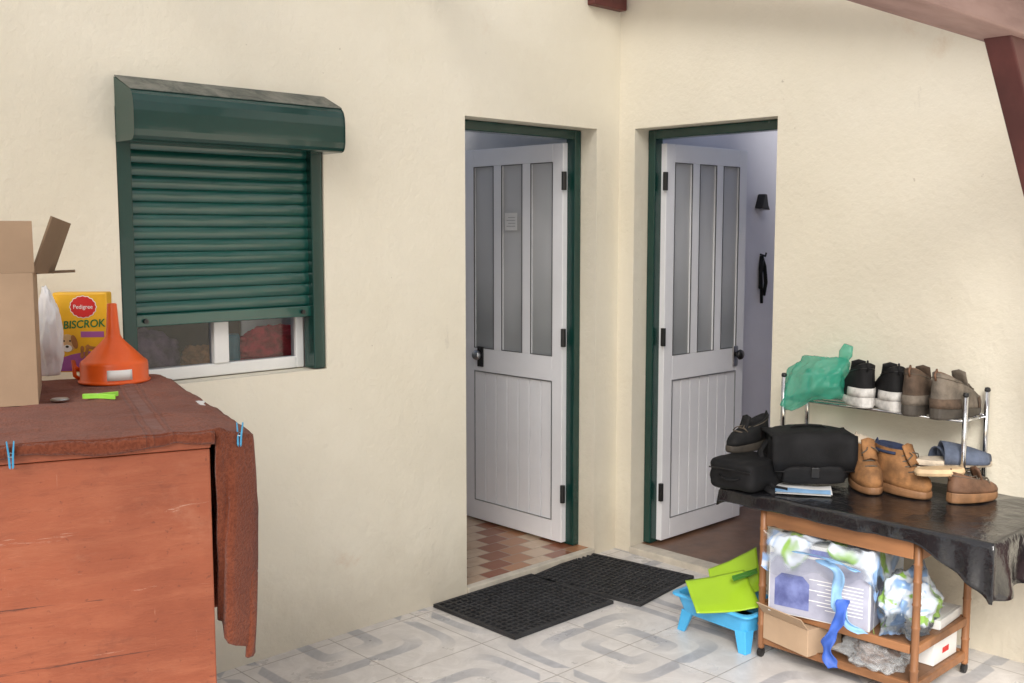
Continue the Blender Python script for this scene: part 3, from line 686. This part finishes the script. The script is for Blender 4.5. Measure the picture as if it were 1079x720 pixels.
# shoe rack
rk = thing('shoe_rack', 'two tier chrome shoe rack standing on the black covered table', 'shoe rack', (0, 0, TT))
RX0, RX1, RY0, RY1 = -.225, -.035, -1.845, -1.095; RH = .385; US = .290
for y in (RY0, RY1):
    m = MB()
    for x in (RX0, RX1): m.tube([(x, y, .012), (x, y, RH)], .0095, 12)
    m.tube([(RX0, y, US), (RX1, y, US)], .005, 8).tube([(RX0, y, .06), (RX1, y, .06)], .005, 8)
    m.build('end_frame', M['chrome'], rk, smooth=True)
    for x in (RX0, RX1):
        m = MB(); m.lathe([(.001, 0), (.012, 0), (.0125, .012), (.0105, .014)], 12, Matrix.Translation((x, y, 0)), c1=True); m.build('foot', M['black'], rk)
        m = MB(); m.lathe([(.0105, 0), (.0115, .004), (.009, .013), (.001, .015)], 12, Matrix.Translation((x, y, RH-.003)), c0=True); m.build('post_cap', M['black'], rk)
for z in (.08, US):
    m = MB()
    for k in range(4):
        x = RX0 + (RX1-RX0)*k/3; m.tube([(x, RY0, z), (x, RY1, z)], .0055 if k in (0, 3) else .004, 8)
    m.build('shelf', M['chrome'], rk, smooth=True)
Z1 = TT+.08+.006; Z2 = TT+US+.006

# ---------------------------------------------------------------- shoes
def outline(xb, xf, w, z, n=36, sl=0.0):
    pts = []
    for k in range(n):
        a = 2*PI*k/n
        u = .5-.5*math.cos(a); s = math.sin(a)
        hw = w*abs(s)**.62*(.80+.20*math.sin(PI*min(1, max(0, u))**1.35))
        pts.append(Vector((xb+(xf-xb)*u, hw*(1 if s >= 0 else -1), z + sl*(.5-u))))
    return pts
def shoe(name, label, cat, loc, rot, kind, up, so, lin, lace, group=None, L=.285, W=.052, acc=None, hs=1.0):
    t = thing(name, label, cat, loc, rot, group)
    c = L/2
    def O(xb, xf, w, z, sl=0): return outline(xb*L-c, xf*L-c, W*w, z if z <= .034 else .034+(z-.034)*hs, sl=sl*hs)
    m = MB(); m.loft([O(.01, .985, .94, 0), O(0, 1, 1.0, .008), O(0, 1, 1.02, .022, .006), O(.003, .995, .99, .034, .012)])
    m.build('sole', M[so], t, bevel=.003)
    if kind == 'boot':
        ly_ = [(.012, .985, .96, .033, .012), (.008, .985, .97, .052, .008), (.01, .955, .94, .068, .004), (.012, .87, .90, .083, 0), (.014, .76, .86, .098, -.002), (.016, .67, .83, .112, 0), (.018, .61, .80, .13, 0), (.012, .585, .81, .150, .004), (.004, .585, .84, .168, .010)]
        ins = [(.035, .55, .70, .171, .010), (.06, .52, .60, .150, 0), (.07, .5, .5, .12, 0)]
    else:
        ly_ = [(.012, .985, .96, .033, .012), (.008, .982, .97, .046, .010), (.008, .955, .94, .060, .008), (.010, .87, .90, .074, .006), (.013, .75, .84, .086, .008), (.016, .65, .78, .097, .016), (.018, .58, .74, .106, .030), (.016, .55, .74, .113, .042)]
        ins = [(.04, .52, .62, .115, .042), (.06, .50, .54, .098, .02), (.07, .48, .45, .07, 0)]
    m = MB(); m.loft([O(*a) for a in ly_], True, False); ob = m.build('upper', M[up], t, smooth=True)
    for v in ob.data.vertices:   # worn dents and creases
        k = nz(v.co, 14, len(label) % 17)*.0055 + nz(v.co, 45, 3)*.0022
        v.co.x += k; v.co.y += k*.8*(1 if v.co.y > 0 else -1)
    m = MB(); m.loft([O(*ly_[-1])]+[O(*a) for a in ins], False, True); m.build('lining', M[lin], t, smooth=True)
    zz = lambda z: .034+(z-.034)*hs
    xf, zt = ly_[-1][1]*L-c, zz(ly_[-1][3])
    m = MB(); rows = []
    for k in range(7):
        q = k/6; rows.append([Vector((xf+.035*(1-q)**1.3-.008*q+.003, (j-2)/2*W*.46, zt-.034*(1-q)-.017+q*(.036 if kind == 'boot' else .045)-.004*abs(j-2))) for j in range(5)])
    m.grid(rows); m.build('tongue', M[up], t, smooth=True, solid=.006)
    m = MB()
    pf = [(a[1]*L-c, zz(a[3])-a[4]*.5*hs, W*a[2]) for a in ly_[3:]]
    for k in range(len(pf)-1):
        x, z, w = [(pf[k][i]+pf[k+1][i])/2 for i in range(3)]
        m.tube([(x-.028, -w*.62, z-.004), (x-.008, -w*.42, z+.003), (x+.002, 0, z+.007), (x-.008, w*.42, z+.003), (x-.028, w*.62, z-.004)], .0028, 6)
    m.tube([(pf[-2][0], 0, pf[-2][1]+.01), (pf[-2][0]+.03, .02, pf[-2][1]+.004), (pf[-2][0]+.02, .035, pf[-2][1]-.012)], .0024, 6)
    m.tube([(pf[-2][0], 0, pf[-2][1]+.01), (pf[-2][0]+.035, -.015, pf[-2][1]+.002), (pf[-2][0]+.03, -.034, pf[-2][1]-.014)], .0024, 6)
    m.build('laces', M[lace], t, smooth=True)
    if acc:
        m = MB(); rr = []
        for a in ly_[:3 if kind != 'boot' else 6]:
            o_ = O(a[0]-.008, a[1], a[2]*1.045, a[3]+.001, a[4]); n = len(o_); rr.append([o_[k % n] for k in range(-7, 8)])
        m.grid(rr); m.build('heel_patch', M[acc], t, smooth=True, solid=.002)
        m = MB(); rr = []
        for a in ly_[:3]:
            o_ = O(a[0], a[1]+.006, a[2]*1.03, a[3]+.001, a[4]); n = len(o_); rr.append([o_[k % n] for k in range(12, 25)])
        m.grid(rr); m.build('toe_cap', M[acc], t, smooth=True, solid=.002)
    m = MB(); o_ = O(ly_[-2][0]-.004, ly_[-2][1]+.004, ly_[-2][2]*1.02, ly_[-2][3], ly_[-2][4]); m.tube(o_[-13:]+o_[:14], .0016 if kind != 'boot' else .006, 6); m.build('collar', M[lace if kind != 'boot' else lin], t, smooth=True)
    zc = zz(ly_[-1][3])+ly_[-1][4]*.5*hs; xc = ly_[-1][0]*L-c
    m = MB(); m.tube([(xc-.002, 0, zc-.03), (xc-.010, 0, zc-.008), (xc+.002, 0, zc+.010), (xc+.008, 0, zc-.006)], .004, 6); m.build('pull_tab', M[lin], t, smooth=True)
    return t
def at(px, py, z): p = hz(px, py, z); return (p.x, p.y, z)
def up_at(px, X=-.14): return (X, hx(px, 425, X).y, Z2)
G1 = 'pair of black sneakers'; G2 = 'pair of hiking shoes'; G3 = 'pair of tan boots'
shoe('sneaker', 'left one of two black sneakers with white soles, next to the green bag', 'shoe', up_at(904), R(40), 'low', 'sneak', 'sole_w', 'sneak', 'black', G1, L=.30, W=.060, acc='sole_w', hs=1.4)
shoe('sneaker', 'right one of two black sneakers with white soles, next to the brown hiking shoes', 'shoe', up_at(937), R(38), 'low', 'sneak', 'sole_w', 'sneak', 'black', G1, L=.30, W=.060, acc='sole_w', hs=1.4)
shoe('hiking_shoe', 'left one of two grey brown hiking shoes on the upper tier, next to a sneaker', 'shoe', up_at(970, -.165), R(8), 'low', 'hike', 'sole_d', 'brownl', 'lace', G2, L=.29, W=.058, acc='hike2', hs=1.45)
shoe('hiking_shoe', 'right one of two grey brown hiking shoes on the upper tier, at the right end', 'shoe', up_at(1007, -.165), R(-6), 'low', 'hike2', 'sole_d', 'brownl', 'lace', G2, L=.29, W=.058, acc='hike', hs=1.4)
p = at(911, 514, TT); shoe('ankle_boot', 'left tan ankle boot with pale fleece lining, beside the black bag', 'boot', p, R(-134), 'boot', 'tan', 'sole_t', 'cream', 'lace', G3, L=.240, W=.055, hs=1.08)
p = at(950, 519, TT); shoe('ankle_boot', 'right tan ankle boot with dark blue lining, toe turned to the right', 'boot', p, R(-104), 'boot', 'tan', 'sole_t', 'navy', 'lace', G3, L=.250, W=.057, hs=1.03)
p = at(1024, 527, TT); shoe('brown_shoe', 'low brown leather shoe under the right end of the rack', 'shoe', (p[0], p[1], TT), R(-22), 'low', 'brownl', 'sole_t', 'brownl', 'lace', None, L=.22, W=.047, hs=.8)
p = at(786, 474, CZ); shoe('black_shoe', 'worn black shoe lying on the black case behind the shoulder bag', 'shoe', (p[0]+.01, p[1], CZ), R(172), 'low', 'sneak', 'sole_d', 'sneak', 'lace', None, L=.225, W=.045, hs=1.0)
def slipper(loc, rot, label):
    t = thing('slipper', label, 'slipper', loc, rot, 'slippers on the lower tier'); L = .28; c = L/2
    m = MB(); m.loft([outline(-c, c, .052, 0), outline(-c-.002, c+.002, .055, .01), outline(-c, c, .054, .022)]); m.build('sole', M['cream'], t, bevel=.003)
    rows = []
    for k in range(9):
        q = k/8; x = -.04+(c+.034)*q; w = .057 if q < .7 else .057*math.sqrt(max(0.02, 1-((q-.7)/.31)**2)); h = .075-.045*q**1.5
        rows.append([Vector((x, w*math.cos(PI*j/10), .012+h*math.sin(PI*j/10)**.7)) for j in range(11)])
    m = MB(); m.grid(rows); m.build('strap', M['slipper'], t, smooth=True, solid=.005)
ysl = hx(1000, 480, -.16).y
slipper((-.15, ysl+.015, Z1), R(-35), 'blue grey felt slipper with pale sole on the lower tier of the rack')
slipper((-.18, ysl-.02, Z1+.028), R(-52), 'blue grey felt slipper lying on top of the other slipper')
m = MB(); m.loft([outline(-.09, .09, .036, 0), outline(-.095, .095, .04, .012), outline(-.09, .09, .036, .026)])
p = hx(990, 497, -.30); tag(m.build('wooden_sole', mat('pale_wood', (.52, .37, .22), .6, .2, 12), bevel=.003, loc=(p.x, p.y, p.z-.012), rot=R(-38)), 'pale wooden sole insert sticking out below the slippers', 'shoe insert')
# ---------------------------------------------------------------- black shoulder bag
p = at(852, 511, TT)
bg = thing('shoulder_bag', 'black nylon shoulder bag lying on the table beside the tan boots', 'bag', (p[0]+.02, p[1]+.02, TT+.012), R(-44))
softbox(.158, .085, .098, 0, 3, .018, 12, 6.0).build('body', M['bagfab'], bg, smooth=True)
rows = []
fl = [(.080, .150), (.080, .190), (.070, .203), (.03, .207), (-.03, .207), (-.072, .204), (-.092, .192), (-.098, .16), (-.099, .10), (-.096, .055)]
for k, (yy, z_) in enumerate(fl):
    wd_ = .163 - (.012 if k == len(fl)-1 else 0)
    rows.append([Vector((wd_*(j-8)/8, yy - .006*math.cos(j*.7)*(1 if k > 5 else 0), z_ - (.018*abs((j-8)/8)**2.5 if 1 < k < 6 else 0) + .007*nz((j*.4, k*.5, 0), 1, 4))) for j in range(17)])
MB().grid(rows).build('flap', M['bagfab'], bg, smooth=True, solid=.006)
softbox(.12, .022, .035, .008, 5, .012, 10, 5.0).build('front_pocket', M['bagfab'], bg, smooth=True, loc=(0, -.088, 0))
m = MB(); m.tube([(-.152, -.1025, .058), (0, -.106, .053), (.152, -.1025, .058)], .003, 6); m.build('flap_binding', M['black'], bg, smooth=True)
m = MB(); m.tube([(-.07, .0, .206), (-.05, -.0, .217), (0, 0, .219), (.05, 0, .216), (.07, 0, .206)], .010, 8, flat=.4); m.build('carry_handle', M['bagfab'], bg, smooth=True)
m = MB(); m.tube([(-.155, 0, .16), (-.19, -.02, .12), (-.185, -.07, .03), (-.16, -.11, -.005), (-.12, -.15, -.004), (-.13, -.175, -.03), (-.15, -.178, -.055), (-.17, -.16, -.01), (-.2, -.10, .004)], .013, 8, flat=.25); m.build('strap', M['bagfab'], bg, smooth=True)
MB().box(-.016, .016, -.118, -.104, .035, .075).build('buckle', M['black'], bg, bevel=.003)
g = []
for i in range(14): g.append([Vector((-.1+.2*i/13, -.07+.14*j/9, .001+.004*math.sin(i*.5)*j/9)) for j in range(10)])
p = at(850, 516, TT)
bk = MB().grid(g); bk.grid([[v+Vector((.006, .004, .004)) for v in r] for r in g])
bo = thing('booklet', 'blue and white printed booklet lying under the black bag', 'booklet', (p[0]-.03, p[1], TT+.002), R(-58))
bk.build('pages', M['paper'], bo, solid=.001); MB().grid([[v+Vector((0, 0, .0065)) for v in r[:5]] for r in g]).build('cover_print', M['ribbonlight'], bo, solid=.0008)

# ---------------------------------------------------------------- green bag on the rack
yg = hx(862, 425, -.15).y
def peak(p, d):   # pull one side up towards the knot and let the front sag over the rack edge
    s = max(0, d.y*-.75+d.z*.55)**4
    f = max(0, -d.x*.75+d.y*.45-d.z*.2)**3
    return Vector((p.x - .02*f, p.y - .035*s + .02*f, p.z + .045*s - .11*f))
gb = thing('green_bag', 'crumpled mint green plastic bag on the left end of the rack', 'plastic bag', (-.15, yg, Z2))
gm = crumple(.12, .125, .09, 21, .27, fn=peak, fine=.6)
dz = sorted(v.z for v in gm.v)[len(gm.v)//9]
gm.v = [v - Vector((0, 0, max(0, dz-.004))) for v in gm.v]
gm.build('body', M['mint'], gb, smooth=True)
m = MB(); m.tube([(-.02, -.082, .075), (-.02, -.094, .110), (-.02, -.102, .135), (-.018, -.112, .160), (-.015, -.124, .195), (-.012, -.134, .230)], [.055, .028, .012, .018, .030, .020], 14, flat=.45); m.build('knotted_tip', M['mint'], gb, smooth=True)

# ---------------------------------------------------------------- things in the cart
SH1 = .21; SH0 = .08
BL = (-.53, -1.485, SH1)
bx_ = thing('printed_box', 'lavender and white printed carton on the middle shelf of the cart', 'carton', BL, R(10))
MB().box(-.150, .13, -.21, .165, 0, .275).build('carton', M['paper'], bx_, bevel=.003)
MB().box(-.1512, -.1502, -.205, .16, .005, .225).build('front_print', M['print'], bx_)
MB().box(-.145, .125, -.2114, -.2104, .005, .225).build('side_print', M['print'], bx_)
for k in range(9): MB().box(-.1520, -.1513, -.185, -.05+.03*(k % 3), .045+k*.013, .048+k*.013).build('print_line', M['whitep'], bx_)
m = MB(); m.prism([(.01, .03), (.14, .03), (.14, .13), (.115, .155), (.035, .155), (.01, .13)], -.1522, -.1513, lambda q, a: (a, q[0], q[1])); m.build('print_picture', M['printblue'], bx_)
MB().box(-.1513, -.1502, -.185, .06, .235, .262).build('print_block', M['printblue'], bx_)
MB().box(-.12, .08, -.2114, -.2104, .235, .262).build('print_block', M['printblue'], bx_)
cbg = thing('clear_bag', 'crumpled clear plastic bag printed blue and green, pulled over the top of the lavender carton', 'plastic bag', BL, R(10))
rows = []
nI, nJ = 64, 48
for i in range(nI+1):
    r = []
    for j in range(nJ+1):
        x = .14-.44*i/nI; y = .185-.56*j/nJ
        dx = max(0, -.158-x); dy = max(0, -.219-y)
        v_ = noise.voronoi(Vector((x*11, y*11, 3)))[0][0]; v2 = noise.voronoi(Vector((x*24, y*24, 7)))[0][0]; f = .034*v_*v_+.014*v2*v2
        z = .284+f*1.2-(dx+dy)*(1+.35*nz((x, y, 0), 8)); px_ = x+dx*.96-f*.6*min(1, dx*20); py_ = y+dy*.96-f*.6*min(1, dy*20)
        r.append(Vector((px_, py_, z)))
    rows.append(r)
MB().grid(rows).build('film', M['film'], cbg, smooth=True)
bb = thing('blue_bag', 'crumpled pale blue printed plastic bag beside the lavender carton', 'plastic bag', (-.52, -1.80, SH1))
crumple(.14, .085, .12, 44, .42, fine=.8).build('film', M['film2'], bb, smooth=True)
def strip(m_, pts, w, label):
    rows = []
    for i, q in enumerate(pts):
        q = Vector(q); a = .55*math.sin(i*.5); ww = w*(1+.2*math.sin(i*.8))
        rows.append([q + (Vector((.3, -1, .1)).normalized()*math.cos(a)+Vector((1, .3, 0)).normalized()*math.sin(a))*(ww*(j-2)/2) + Vector((-.004*math.cos(j*1.6), 0, 0)) for j in range(5)])
    return tag(MB().grid(rows).build('ribbon', m_, smooth=True, solid=.002), label, 'ribbon')
def path(pp, n=30):
    out = []
    for i in range(n+1):
        t = i/n*(len(pp)-1); k = min(int(t), len(pp)-2); f = t-k
        a, b = Vector(pp[k]), Vector(pp[k+1]); p0 = Vector(pp[max(k-1, 0)]); p3 = Vector(pp[min(k+2, len(pp)-1)])
        out.append(.5*((2*a) + (b-p0)*f + (2*p0-5*a+4*b-p3)*f*f + (3*a-p0-3*b+p3)*f**3))
    return out
A = lambda x, y, X=-.755: tuple(hx(x, y, X))
strip(M['ribbonlight'], path([A(866, 590), A(884, 604), A(882, 630), A(892, 655), A(910, 668)]), .021, 'pale blue fabric strip hanging across the printed carton')
strip(M['ribbon'], path([A(889, 632, -.77), A(884, 655, -.77), A(872, 680, -.77), A(878, 704, -.77)]), .021, 'dark blue fabric strip hanging to the bottom shelf of the cart')
strip(M['ribbonlight'], path([A(838, 581, -.74), A(866, 587, -.765), A(888, 595, -.765), A(905, 603, -.74)]), .011, 'pale blue fabric strip draped over the carton top')
fb = thing('flat_carton', 'flat white carton on the middle shelf at the right of the cart', 'carton', (-.34, -1.775, SH1), R(4))
MB().box(-.11, .10, -.10, .09, 0, .035).build('carton', M['paper'], fb, bevel=.003)
MB().box(-.10, .09, -.09, .08, .0352, .0362).build('top_print', M['whitep'], fb)
lb = thing('brown_carton', 'small brown cardboard carton on the bottom shelf of the cart', 'carton', (-.60, -1.43, SH0), R(-12))
MB().box(-.09, .09, -.11, .11, 0, .10).build('carton', M['card'], lb, bevel=.002)
T = Matrix.Translation((-.09, 0, .10)) @ Matrix.Rotation(R(-40), 4, 'Y'); MB().box(-.0, .004, -.11, .11, .001, .06, T).build('flap', M['card'], lb)
tag(crumple(.10, .11, .06, 51, .45).build('clear_bag', M['clearbag'], smooth=True, loc=(-.58, -1.72, SH0)), 'crumpled clear plastic bag on the bottom shelf of the cart', 'plastic bag')
tag(crumple(.06, .07, .045, 52, .35).build('brown_bundle', M['brownl'], smooth=True, loc=(-.56, -1.70, SH0+.004)), 'dark brown bundle inside the clear bag on the bottom shelf', 'bundle')
wb = thing('white_carton', 'white carton on the bottom shelf at the right end of the cart', 'carton', (-.36, -1.77, SH0))
MB().box(-.1, .09, -.10, .08, 0, .095).build('carton', M['paper'], wb, bevel=.002)
MB().box(-.03, .02, -.1014, -.1004, .03, .05).build('print_block', M['redp'], wb)

# ---------------------------------------------------------------- light blue tub with lime pieces
s0 = hz(716, 664, 0); s1 = hz(783, 690, 0); ang = math.atan2((s1-s0).y, (s1-s0).x); Ls = (s1-s0).length
c = (s0+s1)/2 + Vector((-math.sin(ang), math.cos(ang), 0))*.115
st = thing('plastic_tub', 'light blue plastic tub on short legs beside the cart', 'tub', (c.x, c.y, 0), ang)
hl, hw_ = Ls/2+.02, .125; TB0, TB1 = .075, .16
def rr(a, b, z, r=.03, n=5):
    out = []
    for cx_, cy_, a0 in ((a-r, b-r, 0), (-a+r, b-r, 90), (-a+r, -b+r, 180), (a-r, -b+r, 270)):
        for k in range(n+1): t = R(a0+90*k/n); out.append(Vector((cx_+r*math.cos(t), cy_+r*math.sin(t), z)))
    return out
MB().loft([rr(hl-.03, hw_-.03, TB0+.006), rr(hl-.03, hw_-.03, TB0), rr(hl-.022, hw_-.022, TB0), rr(hl, hw_, TB1-.012), rr(hl+.014, hw_+.014, TB1-.012), rr(hl+.016, hw_+.016, TB1-.006), rr(hl+.012, hw_+.012, TB1), rr(hl-.004, hw_-.004, TB1), rr(hl-.026, hw_-.026, TB0+.006)], True, True).build('basin', M['blue'], st, bevel=.002)
for sx in (-1, 1):
    for sy in (-1, 1):
        def rg(k, z, gx): return [Vector((sx*(hl-.016+gx)-sx*a, sy*(hw_-.016+gx)-sy*b, z)) for a, b in ((0, 0), (k, 0), (k, k*.35), (k*.35, k), (0, k))]
        MB().loft([rg(.035, 0, .008), rg(.055, TB0+.012, -.004)]).build('leg', M['blue'], st, bevel=.002)
lm = thing('lime_folder', 'lime green plastic sheets lying tilted in the light blue tub', 'plastic sheets', (c.x, c.y, TB1))
def sheet(cs, bow, name, m_, par, base):
    g = []; a, b, d, e = [Vector(q) for q in cs]; n = (b-a).cross(e-a).normalized()
    for i in range(19):
        u = i/18; g.append([a.lerp(b, u).lerp(e.lerp(d, u), j/18) + n*(bow*math.sin(PI*u)*(.4+.6*j/18)+.004*nz((u*2, j/9, 0), 1.6, 8)) - base for j in range(19)])
    return MB().grid(g).build(name, m_, par, smooth=True, solid=.003)
base = Vector((c.x, c.y, TB1))
q1 = [hz(722, 612, .235), hz(784, 601, .26), hz(802, 640, .175), hz(734, 646, .165)]
sheet(q1, .008, 'sheet', M['lime'], lm, base)
q2 = [hz(746, 600, .25), hz(797, 577, .31), hz(802, 622, .20), hz(752, 630, .19)]
sheet(q2, .014, 'sheet', M['lime'], lm, base)
q3 = [hz(770, 606, .265), hz(796, 598, .265), hz(797, 603, .255), hz(772, 611, .255)]
sheet([q-FW*.02 for q in q3], 0, 'fold', M['limeprint'], lm, base)

# ---------------------------------------------------------------- light
EL, AZ = R(35), math.atan2(-.57, -.82)
sdir = Vector((math.cos(EL)*math.cos(AZ), math.cos(EL)*math.sin(AZ), math.sin(EL)))
sun = bpy.data.lights.new('sun', 'SUN'); sun.energy = 5.0; sun.angle = R(30); sun.color = (1, .985, .95)
so = bpy.data.objects.new('sun', sun); COL.objects.link(so); so.rotation_euler = sdir.to_track_quat('Z', 'Y').to_euler(); so.location = (-6, -6, 6)
wd = bpy.data.worlds.new('World'); S.world = wd; wd.use_nodes = True
nt = wd.node_tree; bgn = nt.nodes['Background']; sk = nt.nodes.new('ShaderNodeTexSky'); sk.sky_type = 'NISHITA'; sk.sun_disc = False
sk.sun_elevation = EL; sk.sun_rotation = PI/2 - AZ; sk.dust_density = 3.0
nt.links.new(sk.outputs[0], bgn.inputs[0]); bgn.inputs[1].default_value = .15

# ---------------------------------------------------------------- camera
cd = bpy.data.cameras.new('camera'); cam = bpy.data.objects.new('camera', cd); COL.objects.link(cam)
cd.sensor_width = 36; cd.lens = 36*FPX/1079; cd.clip_end = 1000; cd.clip_start = .05
cam.matrix_world = Matrix.Translation(CAM) @ Matrix((Rt, UP, -FW)).transposed().to_4x4()
S.camera = cam
S.view_settings.view_transform = 'Standard'; S.view_settings.look = 'None'; S.view_settings.exposure = 0
